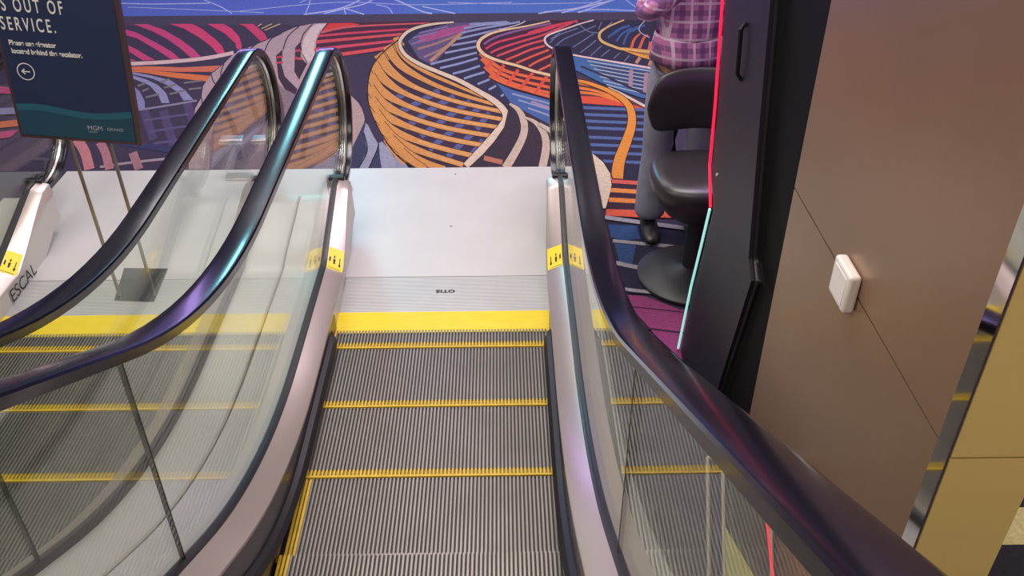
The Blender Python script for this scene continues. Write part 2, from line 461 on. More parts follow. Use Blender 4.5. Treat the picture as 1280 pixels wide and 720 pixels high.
for a in ([(322,33),(327,30)],[(327,36),(340,30)],[(331,38),(350,30)]): line(a, 1.3, (190,160,110))
line([(60,82),(156,80),(202,78),(240,75),(271,70.6),(292,66)], 4.6, (214,178,180))
shape([(120,84),(158,83.5),(189,83),(227.5,84.5),(276,82),(266,90),(218,90),(189,88),(120,89)], (205,105,80))
shape([(150,89),(189,88),(218,91),(262,95),(258,102),(218,97.5),(179,91)], (212,110,62))
shape([(160,89),(189,94.6),(214,101),(231,113),(242,125),(229.5,126),(224,117),(210,107),(190.6,98.5),(161,92)], (136,134,176))
shape([(130,94),(161,93),(183,99.5),(198,107),(208,117),(212,129),(202,129),(198,119),(187,107),(163,97)], (136,134,176))
shape([(150,104),(164,105),(175,115),(181,127),(181,136),(172,136),(169,127),(160,116)], (126,124,170))
for a in ([(172,108),(182,104)],[(178,114),(186,111)],[(182,122),(199,118)],[(200,103),(212,99)],[(205,110),(220,106)],[(212,118),(232,113)],[(230,104),(253,101)],[(236,112),(252,110)]):
    line(a, 2.4, (112,108,112))
for a in ([(204,138),(217,182)],[(234,129),(243,158)],[(180,138),(192,175)]): line(a, 11, (74,62,100))
for a in ([(180,151),(236,143)],[(187,165),(233,158)],[(192,180),(226,175)]): line(a, 3, (82,74,110))
line([(168,138.5),(208,132.5),(246,126)], 2.4, (130,124,150))
line([(125,209),(160,204),(212,198.5),(266,194),(330,190)], 3, (158,140,150))
line([(96,174),(106,190),(112,212)], 13, (190,118,124)); line([(125,178),(132,192),(137,212)], 11, (168,110,120)); line([(166,191),(174,212)], 11, (160,112,122))
line([(150,178),(190,184),(230,190)], 8, (48,50,88))

# dusty pink banded form behind the left newels
BODY = (172,146,152)
shape([(236,160),(243,148),(244,136),(252,122),(254,108),(264,93),(280,80),(292,68),(310,60),(330,52),(352,42),(370,34),(390,30),(411,29),(402,40),(396,55),(392,75),(400,95),(437,110),(440,212),(236,212)], BODY)
for a in ([(243,150),(254,138),(262,134)],[(252,122),(254,134),(262,140)],[(264,93),(268,104),(280,112)],[(280,80),(276,92),(279,104)],[(322,54),(312,62),(304,70)],[(352,42),(338,50),(330,66)],[(374,33),(360,46),(354,62)],[(391,30),(379,44),(376,60),(384,78)],[(411,30),(401,42),(396,58),(396,74)]):
    line(a, 1.4, (50,38,50))
DK = (58,42,56)
shape([(345,70),(353.5,62),(352,81),(356,96),(372,112),(368,122),(356,112),(348,98)], DK)
shape([(369,59.6),(376,52),(376,73),(384,80),(374,100),(368,90)], DK)
line([(346,72),(354,71)], 2.5, (190,60,80)); line([(345,79),(354,78)], 2.5, (190,60,80)); line([(369,64),(376,63)], 3, (180,58,80)); line([(368,73),(377,74)], 3, (190,66,86))
shape([(395.7,30),(409,30),(398,41),(393,57),(394,73),(385,79),(377,65),(380,49),(388,36)], (208,184,182))
shape([(262,180),(272,140),(285,112),(300,84),(316,74),(330,82),(342,100),(356,112),(372,120),(388,112),(400,96),(425,104),(436,130),(437,212),(262,212)], (128,108,118))
for a in ([(300,84),(312,120),(322,150)],[(276,130),(292,160),(300,200)],[(345,110),(352,140),(350,180)],[(400,100),(408,130),(404,170)],[(380,120),(384,150),(378,200)]): line(a, 7, (84,66,82))
shape([(434,117),(440,121),(448,129),(454.6,140),(456,150),(452,164),(446,177),(440,186),(430,190),(430,120)], (172,146,144))
shape([(440,186),(456,152),(470,170),(490,190),(509,211),(436,211)], (52,58,84))
shape([(457.5,153),(467,164),(473,177),(471,189),(465,200),(461,211),(448,211),(459,189),(454.6,166)], (148,150,172))
line([(454.6,166),(459,189),(448,211)], 1.4, (30,26,40)); line([(457.5,153),(467,164),(473,177),(471,189),(461,211)], 1.4, (30,26,40))
shape([(473,173),(485,185),(494.5,200),(494.5,211),(477,211),(475,197)], (148,150,172))
shape([(492.5,191),(504,200),(511,211),(495,211)], (140,142,166))

# red lines
shape([(409,29),(560,26),(500,48),(482,64),(420,71),(394,70),(396,50),(401,40)], (70,34,54))
shape([(411,29.5),(440,29),(450,31),(425,36),(401,41.5)], (206,56,52))
line([(401,41),(432.5,34.5),(480,31.5),(545,29)], [3,2.6,2,1.6], (196,84,88))
line([(398,45.5),(442.5,41.5),(515,36.5)], [3,2.6,2.2], (200,62,82))
line([(395,53),(442.5,48.5),(503,43)], [4.2,3.4,3], (202,74,80))
line([(393,62.5),(442.5,57),(494,51.5)], [4,3.4,3], (204,68,86))
line([(414,70),(455,64.5),(484,60)], [4.6,4.2,4], (206,76,78))

# the big orange form
shape([(502,46),(490,58),(474,72),(465,84),(460.4,109),(460.4,125),(465,140),(471,154),(479,168),(489,184),(504,199),(520,211),(578,211),(606,186),(624,165),(632,150),(630,138),(618,126),(589,109),(560,95),(525,78),(508,66)], (56,42,62))
BL = (84,88,142)
for a in ([(568,121),(543,135),(517,153),(505,161)],[(549,114),(522,129),(493,144)],[(588,127),(555,150),(526,171)],[(578,155),(549,177),(537,188)],[(600,134),(578,155)],[(590,168),(574,183),(560,197)],[(510,115),(487,128)],[(612,142),(596,162)],[(604,176),(588,196)]):
    line(a, 7, BL)
OR = (206,140,74); OR2 = (212,154,92)
ribs = [([(497,50),(505,70),(530,89),(565,105),(604,122)],[9,9,5,4,3]),([(486,61),(500,81),(530,100),(565,115),(617,131)],[13,11,6,5,4]),
 ([(475,71),(489,90),(518,109),(565,126),(627,140)],[14,12,6,5.2,5]),([(469,84),(482,101),(510,119),(562,137),(629,150)],[14,12,6,5.4,5]),
 ([(465,98),(478,115),(510,133),(560,149),(625,160)],[13,12,6,5.6,5]),([(464,113),(479,130),(512,147),(560,161),(617,171)],[13,12,6.4,5.8,5.4]),
 ([(466,128),(482,145),(516,161),(560,174),(608,183)],[13,12,6.6,6,5.6]),([(471,144),(487,161),(522,177),(560,188),(594,196)],[13,12,7,6.2,6]),
 ([(478,160),(497,177),(532,192),(560,201),(579,207)],[14,12,7.4,6.6,6.4]),([(489,177),(508,192),(532,204),(556,212)],[14,12,8,7]),([(503,193),(517,203),(532,212)],[12,10,8])]
OUTL = [(506,42),(497,51),(487,59),(477,68),(468,79),(463,90),(460,104),(459.5,118),(461,131),(466,146),(473,161),(481,175),(491,189),(503,201),(518,212)]
line([(x+6, y+1.5) for x, y in OUTL[1:-1]], [9]+[13]*10+[13, 13], OR)
for p, w in ribs: line([(p[0][0]-2, p[0][1]-3)]+p[1:], [w[0]*.9, w[1]*.9]+w[2:], OR, outline=1.5)
for p, w in []: line([(p[0][0]+2.5, p[0][1]+1)]+p[1:], [w[0]*.8, w[1]*.86]+w[2:], OR, outline=1.5)
line([(x-5, y-2) for x, y in OUTL[4:7]]+[(x-5.5, y) for x, y in OUTL[7:10]]+[(x-4.5, y+3) for x, y in OUTL[10:12]], 9, NAVY)
line(OUTL, 1.5, (34, 24, 30))
for p, w in ribs[2:9]: line(p[2:], [x*.55 for x in w[2:]], OR2)
# striped field behind it
shape([(509,60),(500,48),(520,36),(566,28),(690,26),(640,34),(604,46),(597,58),(602,74),(615,102),(630,120),(640,134),(630,136),(600,115),(560,94),(525,78)], (44,42,66))
shape([(510,52),(526,40),(566,29),(600,28),(584,40),(562,58),(542,82),(524,74)], (88,74,112))
shape([(525,46),(555,37),(592,30),(577,41),(548,49),(522,55)], (156,74,122))
line([(522,62),(548,54),(574,44)], 3, (150,110,104)); line([(530,72),(548,64),(560,58)], 2.6, (140,112,118)); line([(538,77),(560,58),(576,43)], 4, (176,128,98))
line([(514,56),(532,50)], 1.6, (118,112,158)); line([(516,48),(545,41)], 1.6, (122,110,160)); line([(524,42),(560,34)], 1.4, (130,110,160))
SB = (134,142,180)
for a in ([(587,31),(610,29.5),(634,28)],[(580,36),(607,31.5),(637,29)],[(576,42),(604,36),(650,28)],[(572,49.5),(604,42),(627,37)],[(564,57.5),(596,52)],[(556,67),(596,59)],[(538,81),(566,74),(596,66.5)],[(550,86),(575,80),(597,73.5)],[(566,93),(585,88),(600,83)],[(580,99),(595,94),(606,91)],[(597,106),(612,100)],[(611,113),(620,108)],[(626,121),(630,119)]):
    line(a, 2.6, SB)
line([(567,28.5),(540,31),(515,37.5),(502.5,47.5),(500,57.5),(507.5,70),(525,81),(550,91.5),(575,102),(600,116),(618,127),(630,139),(632,150),(624,163),(605,185),(583,209)], [2,3,3.6,4.2,4.4,4.4,4.6,4.8,5.2,6,7,8,8.6,9,9.4,10], (214,190,166), outline=1.6)
# red field
shape([(600,50),(640,34),(690,26),(742,26),(712,34),(690,42),(681,52),(690,62),(700,80),(700,96),(667,90),(624,77),(600,64)], (62,32,50))
for a, c in (([(605,56),(618,48),(647,39),(689,30)],(124,84,130)),([(607,62),(621,54),(647,47),(679,39),(705,30)],(200,60,84)),([(613,67),(627,60.5),(654,52),(680,44),(715,29)],(200,66,80)),([(621,71),(638,64.5),(661,56),(680,51)],(202,72,76)),([(632,76),(646.6,70),(663,63),(681,58)],(204,76,66)),([(645,80),(661,73),(686,63)],(210,84,60)),([(661,84),(673,77),(696,67)],(212,88,56)),([(673,89),(692,80)],(208,86,64)),([(660,42),(690,33),(722,27)],(196,60,76)),([(700,60),(715,48)],(90,60,70))):
    line(a, 2.6, c)
# plaid basket
shape([(597,62),(605,72),(624,80),(650,87),(700,99),(720,112),(720,132),(690,126),(660,117),(638,111),(620,103),(608,92)], (70,34,44))
for a in ([(600,67),(616,80),(640,92),(700,104)],[(602,74),(618,88),(645,100),(700,113)],[(606,84),(622,97),(650,108),(700,120)],[(612,95),(630,104),(660,114),(700,125)]): line(a, [5,4.6,3.6,3.6], (216,96,54))
for a in ([(616,76),(608,86)],[(630,82),(620,98)],[(648,88),(634,106)],[(666,92),(650,112)],[(684,96),(668,118)]): line(a, 4, (210,74,56))
line([(687,27),(660.6,33),(632.5,38),(615.6,42),(603,48.5),(598,55),(599,62),(607,70),(624,77),(646.6,83),(667.7,90),(691,95.6),(706,99)], [1.6,2,2.4,3,3.8,4.4,4.4,4,3.6,3.4,3.4,3.4,3.4], (222,186,142), outline=1.4)
line([(624,38),(646.6,32),(657,27)], 1.3, (190,176,190))
# blue below it
shape([(620,104),(640,113),(690,127),(730,138),(730,166),(690,160),(675,155),(653,140),(638,129)], (64,92,150))
for a in ([(640,118),(700,134)],[(648,126),(700,142)],[(660,136),(700,150)]): line(a, 2, (138,146,176))
line([(664,128),(690,137)], 3, (150,128,160))
shape([(637,131),(656,140),(690,158),(730,170),(730,212),(584,212),(612,186),(630,160)], (52,42,52))
line([(637,130.6),(647.5,138),(654,150),(655.5,163.7),(651.5,177),(642,195),(632,211)], [2.5,6,8.5,9,9.4,10,10.5], (192,170,152), outline=1.4)
line([(657,148),(669,154),(678.7,165.6),(682.6,179),(681.6,193),(677.7,211)], [2.5,5,8,9.4,10,10], (192,170,152), outline=1.4)
line([(674,156),(690,166),(706,182),(712,212)], [4,6,8,9], (196,176,160), outline=1.4)
line([(605,198.5),(628,204)], 6, (176,106,84))

# navy field, thin blue lines, right of the newel
shape([(742,26),(820,26),(830,95),(780,82),(718,72),(690,62),(682,52),(700,38)], (42,40,62))
for a in ([(687,55),(698,45),(723,36)],[(693,60),(705,50),(728,40),(745,33)],[(716,60),(730,51),(742,43)],[(725,67),(737,58),(745,51)],[(738,71),(752,58)],[(751,72),(762,63)],[(767,74),(775,67)],[(780,78),(787,70)],[(688,50),(700,42)],[(720,28),(735,40),(748,42)],[(752,28),(748,38)],[(765,28),(757,36)]):
    line(a, 1.3, (96,106,142))
for a in ([(760,48),(773,38),(787,33)],[(770,53),(778,43),(790,36)],[(779,57),(785,43),(797,34)],[(766,44),(780,34)],[(790,40),(806,32)]): line(a, 2.6, (54,84,142))
for a in ([(789,61),(793,50),(800,43)],[(799,62),(805,48),(810,45)],[(811,64),(813,53)]): line(a, [3.6,3,2], (208,88,62))
line([(795,80),(800,73)], 4, (186,128,100)); line([(811,83),(814,77)], 4, (190,120,90))
shape([(776,60),(800,62),(830,66),(830,80),(803,73),(788,67)], (196,134,60))
line([(780,26),(763,33),(751.7,40),(749,46.7),(753,53),(766.7,59),(782,63),(830,67)], [1.6,2,2.8,3.2,3.2,3,2.6,2.4], (212,170,104))
line([(780,63),(803,71.7),(830,78)], 2.4, (222,150,60)); line([(785,64.5),(830,72.5)], 1.2, (110,64,40))
line([(807,26),(799,35),(801,42),(812,48)], 1.2, (160,162,176))
line([(742,26),(726,30.5),(713,35),(693,41.7),(683,46.7),(681,51.7),(685,58),(697,64),(718,70),(746.7,75),(780,80.5),(830,89)], [1.5,1.6,1.8,2.2,2.6,2.8,2.4,2.2,2.2,2.2,2.4,2.6], (214,188,190), outline=.8)
shape([(700,70),(718,72),(746,77),(780,82),(830,91),(830,122),(803,124),(780,116),(750,104),(722,90),(700,84)], (58,96,150))
shape([(740,80),(780,86),(830,94),(830,122),(800,118),(760,100)], (48,62,98))
for k in range(7): line([(734+4*k,77+5*k),(775+2*k,84+5*k),(830,92.5+5*k)], 1.5, (150,162,178))
for a in ([(789,88),(788,110)],[(808,92),(806,118)]): line(a, 5, (158,124,140))
line([(726,84),(760,98),(800,116),(830,126)], 2.5, (48,42,58))
# orange ribbons + blue bars
shape([(716,96),(740,103),(762,112),(790,122),(806,135),(806,142),(790,140),(775,136),(720,128)], (92,48,46))
shape([(718,121),(745,122),(768,125),(786,130),(808,138),(790,141),(740,131),(718,130)], (210,76,52))
for a in ([(716,104),(748,110),(778,124)],[(716,110),(745,115),(778,127)],[(716,116),(745,119),(775,128)]): line(a, 3, (222,120,52))
line([(760,111),(778,119),(806,134)], 3, (206,188,178))
shape([(722,130),(782,134),(800,140),(812,142),(812,232),(764,232),(756,205),(740,190),(724,170)], (40,36,58))
for y in (137,145.5,153.7,162,173.7,183,192.6,203): line([(724,y-1.5),(760,y),(815,y+2)], 3.6, (74,98,148))
line([(716,101),(735,105),(759,114),(778,125),(788,138),(789.5,157),(783,178),(774,203),(771,227)], [3,4,5,7,9,10.5,12,14,15], (218,136,52), outline=1.8)
shape([(736,190),(744,196),(754,204.5),(762.6,218.6),(764.5,235),(757,262),(738,262),(733,200)], (212,194,168))
line([(744,195),(755,204),(763.5,218),(765.5,235),(758,262)], 1.4, (40,30,36))
shape([(766,224),(812,228),(812,276),(757,270)], (52,34,46))
line([(765,228),(812,231)], 4.6, (204,88,72)); line([(763,239),(812,242)], 5.2, (220,134,66)); line([(761,251),(812,254)], 5.6, (222,128,60))
shape([(758,263),(798,264),(845,263),(852,270),(845,274),(798,273),(757,271)], (216,88,60))
shape([(757,278),(800,284),(862,292),(862,372),(786,368),(770,340),(760,300)], (38,36,56))
shape([(760,282),(797,284),(800,300),(780,302),(764,298)], (46,74,124)); shape([(768,306),(795,308),(790,332),(774,330)], (48,72,120))
for a, w in (([(756,273),(794,278.5),(859,287)],5),([(766,302.5),(855,311)],4),([(770,330),(798,336),(860,345)],5),([(780,363),(805,366),(862,372)],4)): line(a, w, (156,152,160))
shape([(782,370),(806,372),(850,389),(900,396),(900,480),(850,450),(822,424),(794,392)], (142,58,108))
line([(788,385),(862,393)], 1.6, (60,28,52)); line([(806,412),(870,420)], 2.6, (60,28,52))
# carpet carries on to the right, out of the frame or hidden (broad bands of the same design)
for k in range(12):
    y0 = 2.9-k*.38; z = nz(); c = [(60,90,150),(206,90,60),(150,146,160),(142,58,108)][k % 4]
    for i in range(14):
        xa = 1.9+i*.4; ya = y0+.16*math.sin(i*.7+k); yb = y0+.16*math.sin((i+1)*.7+k)
        fl.quad((xa, ya, z), (xa+.4, yb, z), (xa+.4, yb+.11, z), (xa, ya+.11, z), cm(c))
for k in range(10):
    y0 = 4.1-k*.34; z = nz(); c = [(196,62,116),(136,134,176),(212,110,62)][k % 3]
    for i in range(14):
        xa = -8.6+i*.4; ya = y0+.2*math.sin(i*.6+k*.8); yb = y0+.2*math.sin((i+1)*.6+k*.8)
        fl.quad((xa, ya, z), (xa+.4, yb, z), (xa+.4, yb+.12, z), (xa, ya+.12, z), cm(c))
# pale stone border and dark mat seen low right
wpoly([(1.30, -1.6), (2.6, -1.6), (2.6, -1.02), (1.30, -1.02)], (44, 44, 50))
wpoly([(1.30, -1.30), (2.6, -1.30), (2.6, -1.13), (1.30, -1.13)], (232, 220, 150))
floor = fl.build('floor', mats_f, fix=False)
tag(floor, 'casino carpet floor with swirling multicoloured bands', kind='structure')

# ------------------------------------------------------------------ bronze clad wall stub on the right
m_bronze = mat('bronze_cladding', (158, 126, 102), .34, .5, noise=.10, nscale=2.2)
m_bronze_lit = mat('bronze_cladding_lit', (204, 178, 120), .36, .3, noise=.06, nscale=2.2)  # same bronze cladding, brighter light on the end face put into its colour
w = MB(); zs = 1.393
for z0, z1 in ((-.01, zs-.0028), (zs+.0028, 3.2)):
    w.box(1.09, 1.262, -2.232, -1.215, z0, z1)
w.box(1.0945, 1.258, -2.226, -1.225, zs-.004, zs+.004, 1)
wo = w.build('wall_right', [m_bronze, mat('joint_dark', (12, 10, 9), 1.0, spec=0)])
tag(wo, 'bronze metal clad wall with a thin horizontal joint', kind='structure')
w2 = MB()
for z0, z1 in ((-.008, zs-.003), (zs+.003, 3.18)): w2.box(1.092, 1.258, -2.238, -2.2335, z0, z1)
tag(w2.build('trim_2', m_bronze_lit), 'end facing of the bronze wall, brighter light put into its colour', kind='structure')
tr = MB(); tr.box(1.0865, 1.0895, -2.236, -2.192, 0, 3.19)
tag(tr.build('trim_1', mat('mirror_trim', (210, 205, 200), .05, 1.0)), 'polished metal corner trim of the bronze wall', kind='structure')

bw = MB(); bw.box(-9, 9, 12, 12.2, -.012, 5.8)
for k in range(12): bw.box(-8.9+1.5*k, -8.86+1.5*k, 11.98, 12.0, 0, 5.8, 1)
tag(bw.build('wall_back', [mat('dark_plum_wall', (62, 50, 74), .5), m_dark]), 'dark plum panelled casino wall far behind', kind='structure')

# white sensor box on the wall joint
sb = empty('sensor_box', (1.09, -1.69, 1.40)); tag(sb, 'small white rounded plastic box fixed on the bronze wall joint', 'sensor')
b = MB(); b.box(-.030, -.001, -.052, .052, -.05, .05); b.build('housing', mat('white_plastic', (232, 222, 218), .45), sb, bevel=.008)
b = MB(); b.box(-.0315, -.029, -.038, .038, -.037, .037); b.build('front_cover', mat('white_plastic_cover', (238, 230, 228), .4), sb, bevel=.003)

# ------------------------------------------------------------------ gaming machine
gm = empty('gaming_machine', (1.4, -.55, 0)); tag(gm, 'black gaming machine cabinet with a red light strip edge, beside the bronze wall', 'gaming machine')
def G(mb, nm, m, par=None, **k):
    o = mb.build(nm, m, par or gm, **k)
    if par is None or par is gm: o.location = -gm.location
    return o
front = [(-.175, 0), (-.262, .41), (-.333, .65), (-.393, .868), (-.300, 1.0), (-.26, 1.23), (-.165, 1.59), (-.10, 1.85)]
rear = [(-.70, 1.95), (-.737, 1.76), (-.838, 1.371), (-.946, .985), (-1.012, .94), (-.853, .353), (-.80, 0)]
pr_ = front+rear
c = MB()
c.loft([[(1.10, y+.0, z) for y, z in pr_], [(1.72, y, z) for y, z in pr_]])
G(c, 'cabinet', mat('cabinet_black', (26, 22, 30), .35, .1), bevel=.01)
sp = MB()
fr_i = [(y-.035, z) for y, z in front]
sp.loft([[(xx, y, z) for y, z in [(y-.03, max(z, .02)) for y, z in front]+[(y+.01, max(z, .02)) for y, z in rear]] for xx in (1.088, 1.0995)])
sp.build('side_panel', mat('charcoal_panel', (40, 35, 46), .45, .1, spec=.35), gm).location = -gm.location
rb_ = MB(); rr = rear
rb_.loft([[(1.102, y+.03, z), (1.125, max(y-.03, -1.17), z), (1.15, -1.185, z), (1.66, -1.185, z), (1.70, y+.01, z)] for y, z in [(-.70, 1.95), (-.737, 1.76), (-.838, 1.371), (-.94, .985), (-1.0, .94), (-.86, .353), (-.82, 0)]])
G(rb_, 'rear_cover', mat('matt_black', (7, 6, 9), .6, spec=.2))
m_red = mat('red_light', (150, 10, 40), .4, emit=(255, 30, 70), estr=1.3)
m_teal = mat('teal_light', (170, 210, 210), .4, emit=(150, 215, 210), estr=1.0)
sr = MB(); sr.tube([(1.084, -.395, .868), (1.084, -.300, 1.0), (1.084, -.262, 1.23), (1.084, -.167, 1.59), (1.084, -.10, 1.85)], .0055, 8)
G(sr, 'red_light_strip', m_red)['label'] = 'glowing red edge light'
st = MB(); st.tube([(1.084, -.177, 0.01), (1.084, -.262, .41), (1.084, -.333, .65), (1.084, -.390, .858)], .0055, 8)
G(st, 'pale_light_strip', m_teal)['label'] = 'pale teal edge light'
s1 = MB(); s1.lathe((0, 0, 0), [(.007, 0), (.007, .004), (.003, .006)], 14)
s1o = s1.build('screw', mat('bright_screw', (230, 228, 225), .3, .5), gm); s1o.matrix_local = Matrix.Translation(Vector((1.087, -.42, 1.02))-gm.location) @ Matrix.Rotation(R(-90), 4, 'Y')
hd = MB(); hd.tube([(1.086, -.52, 1.62), (1.07, -.52, 1.60), (1.07, -.55, 1.46), (1.086, -.555, 1.44)], .008, 8); G(hd, 'side_handle', m_black)
scn = MB(); scn.box(1.16, 1.66, -.262, -.235, 1.03, 1.20); scn.quad((1.16, -.252, 1.25), (1.66, -.252, 1.25), (1.66, -.150, 1.62), (1.16, -.150, 1.62))
G(scn, 'screen', mat('lit_screen', (90, 40, 120), .3, emit=(200, 110, 230), estr=1.2))
bd = MB(); bd.box(1.14, 1.68, -.39, -.20, .86, .90); bdo = G(bd, 'button_deck', m_black, bevel=.01)
for k in range(5):
    bt = MB(); bt.lathe((1.22+.095*k, -.27, .90), [(.022, 0), (.022, .008), (.016, .012)], 16); bt.build('button', m_chrome, bdo)

# ------------------------------------------------------------------ casino stool
stl = empty('bar_stool', (1.25, .43, 0)); tag(stl, 'black padded swivel stool with curved backrest and round base, by the gaming machine', 'stool')
m_vinyl = mat('black_vinyl', (52, 46, 50), .32, bump=.2, bscale=90)
m_base = mat('base_black', (44, 42, 48), .45)
def superell(cx, cy, rx, ry, z, n=32, e=2.8):
    out = []
    for j in range(n):
        a = 2*math.pi*j/n; ca, sa = math.cos(a), math.sin(a)
        out.append((cx+rx*math.copysign(abs(ca)**(2/e), ca), cy+ry*math.copysign(abs(sa)**(2/e), sa), z))
    return out
sm = MB(); sm.loft([superell(0, 0, rx, ry, z) for rx, ry, z in ((.10, .10, .37), (.16, .16, .385), (.205, .20, .44), (.243, .235, .50), (.258, .25, .555), (.25, .243, .595), (.20, .20, .612), (.10, .10, .618))])
sm.build('seat', m_vinyl, stl, sub=1, smooth=True)
bk = MB(); rings = []
for i in range(19):
    t = -1+2*i/18; x = .27*t; yb = .24-.07*t*t; th = .045*max(.25, (1-abs(t)**5)); hh = .145*(max(.0, 1-abs(t)**6))**.5+.012
    rings.append([(x, yb+th*math.cos(a)*.95, .845+.02*(1-t*t)+hh*math.copysign(abs(math.sin(a))**.75, math.sin(a))) for a in [2*math.pi*k/20 for k in range(20)]])
bk.loft(rings); bk.build('backrest', m_vinyl, stl, sub=1, smooth=True)
for s in (-1, 1):
    p = MB(); p.tube([(s*.11, .13, .54), (s*.11, .22, .58), (s*.11, .245, .70), (s*.11, .235, .80)], .017, 10); p.build('back_support', m_black, stl, smooth=True)
p = MB(); p.lathe((0, 0, 0), [(.0, .04), (.052, .05), (.052, .38), (.075, .43), (.12, .48)], 24); p.build('pedestal', m_base, stl, smooth='auto')
p = MB(); p.lathe((0, 0, 0), [(.275, 0), (.275, .012), (.262, .022), (.15, .045), (.06, .062), (.038, .08)], 48); p.build('base', m_base, stl, smooth='auto')
# ------------------------------------------------------------------ person standing behind the stool
per = empty('person', (1.21, .90, 0)); tag(per, 'person in plaid shirt and blue jeans standing behind the black stool', 'person')
def skin_mesh(name, verts, edges, m, parent, sub=2, root=0):
    """verts: (x, y, z, rx, ry)"""
    me = bpy.data.meshes.new(name); me.from_pydata([v[:3] for v in verts], edges, []); o = bpy.data.objects.new(name, me); C.objects.link(o)
    sk = o.modifiers.new('skin', 'SKIN'); sk.branch_smoothing = .3
    for i, v in enumerate(verts):
        me.skin_vertices[0].data[i].radius = (v[3], v[4]); me.skin_vertices[0].data[i].use_root = (i == root)
    s = o.modifiers.new('sub', 'SUBSURF'); s.levels = sub; s.render_levels = sub
    bpy.context.view_layer.update()
    nm = bpy.data.meshes.new_from_object(o.evaluated_get(bpy.context.evaluated_depsgraph_get()))
    bpy.data.objects.remove(o)
    nm.materials.clear(); nm.materials.append(m)
    for p in nm.polygons: p.use_smooth = True; p.material_index = 0
    o = bpy.data.objects.new(name, nm); C.objects.link(o); o.parent = parent
    return o
m_skin = mat('skin', (196, 146, 120), .55)
V = []; E = []
def chain(start, pts):
    prev = start
    for p in pts:
        V.append(p); E.append((prev, len(V)-1)); prev = len(V)-1
    return prev
V.append((0, 0, .95, .11, .08))                                    # pelvis
chest = chain(0, [(0, 0, 1.10, .12, .095), (0, .0, 1.28, .15, .11)])
neck = chain(chest, [(0, .0, 1.42, .10, .075), (0, -.005, 1.50, .052, .055), (0, -.02, 1.56, .06, .07), (0, -.025, 1.64, .076, .092), (0, -.02, 1.71, .066, .078)])
for s in (-1, 1):
    chain(0, [(s*.09, 0, .86, .085, .085), (s*.105, -.02, .50, .055, .06), (s*.112, .0, .12, .034, .040), (s*.117, -.0, .05, .028, .03), (s*.118, -.10, .032, .026, .018)])
    e = chain(chest, [(s*.17, 0, 1.40, .055, .055), (s*.225, -.0, 1.20, .042, .042), (s*.18, -.15, 1.30, .034, .034), (s*.06, -.19, 1.38, .024, .020), (s*.01, -.195, 1.40, .034, .016)])
    for k in range(4):
        z = 1.425-.019*k; l = (.9, 1, .95, .78)[k]
        chain(e, [(s*.0-s*.035, -.198, z, .009, .009), (-s*(.035+.035*l), -.20, z, .0085, .0085), (-s*(.035+.055*l), -.185, z-.006, .008, .008)])
    chain(e, [(s*.02, -.205, 1.43, .010, .010), (-s*.005, -.215, 1.455, .009, .009)])
body = skin_mesh('body', V, E, m_skin, per)
for s in (-1, 1):
    b = MB(); b.lathe((s*.03, -.108, 1.645), [(.0, -.009), (.009, -.006), (.011, 0), (.009, .006), (.0, .009)], 12); b.build('eye', mat('eye_white', (235, 232, 228), .3), per, smooth=True)
    b = MB(); b.lathe((s*.082, -.02, 1.625), [(.004, -.03), (.010, -.015), (.013, .01), (.008, .028)], 10); b.build('ear', m_skin, per, smooth=True)
b = MB(); b.loft([[(-.006, -.112, 1.655), (.006, -.112, 1.655), (0, -.118, 1.656)], [(-.016, -.108, 1.612), (.016, -.108, 1.612), (0, -.138, 1.614)], [(-.012, -.106, 1.603), (.012, -.106, 1.603), (0, -.122, 1.603)]]); b.build('nose', m_skin, per, smooth=True)
b = MB(); b.tube([(-.024, -.100, 1.582), (-.01, -.110, 1.580), (.01, -.110, 1.580), (.024, -.100, 1.582)], .005, 8); b.build('mouth', mat('lips', (170, 96, 88), .5), per, smooth=True)
b = MB(); b.loft([[(rx*math.cos(2*math.pi*k/20), -.008+ry*math.sin(2*math.pi*k/20), z-(.03 if math.sin(2*math.pi*k/20) > .2 else 0)) for k in range(20)] for rx, ry, z in ((.086, .10, 1.68), (.088, .104, 1.70), (.08, .096, 1.745), (.052, .066, 1.775), (.01, .012, 1.785))])
b.build('hair', mat('hair', (52, 40, 34), .7, noise=.3, nscale=80), per, smooth=True)
# plaid shirt
mp_ = bpy.data.materials.new('plaid_cloth'); mp_.use_nodes = True; nt = mp_.node_tree; bs = nt.nodes['Principled BSDF']; bs.inputs['Roughness'].default_value = .85
tc = nt.nodes.new('ShaderNodeTexCoord'); sx_ = nt.nodes.new('ShaderNodeSeparateXYZ'); nt.links.new(tc.outputs['Object'], sx_.inputs[0])
def math_(op, a, b=None):
    n = nt.nodes.new('ShaderNodeMath'); n.operation = op
    for i, q in enumerate((a, b)):
        if q is None: continue
        if isinstance(q, (int, float)): n.inputs[i].default_value = q
        else: nt.links.new(q, n.inputs[i])
    return n.outputs[0]
u = math_('ADD', sx_.outputs[0], math_('MULTIPLY', sx_.outputs[1], .6)); v_ = sx_.outputs[2]
def bandv(q, period, width, off=0):
    f = math_('FRACT', math_('DIVIDE', math_('ADD', q, 10+off), period)); return math_('LESS_THAN', f, width)
def mixc(fac, c0, c1, base=None):
    m = nt.nodes.new('ShaderNodeMix'); m.data_type = 'RGBA'; nt.links.new(math_('MULTIPLY', fac, c1[1]), m.inputs[0])
    if base is None: m.inputs[6].default_value = srgb(c0)
    else: nt.links.new(base, m.inputs[6])
    m.inputs[7].default_value = srgb(c1[0]); return m.outputs[2]
c1 = mixc(bandv(u, .085, .30), (200, 128, 182), ((112, 74, 128), .75))
c1 = mixc(bandv(v_, .085, .30), None, ((112, 74, 128), .7), c1)
c1 = mixc(bandv(u, .085, .14, .035), None, ((240, 222, 240), .75), c1)
c1 = mixc(bandv(v_, .085, .14, .035), None, ((240, 222, 240), .7), c1)
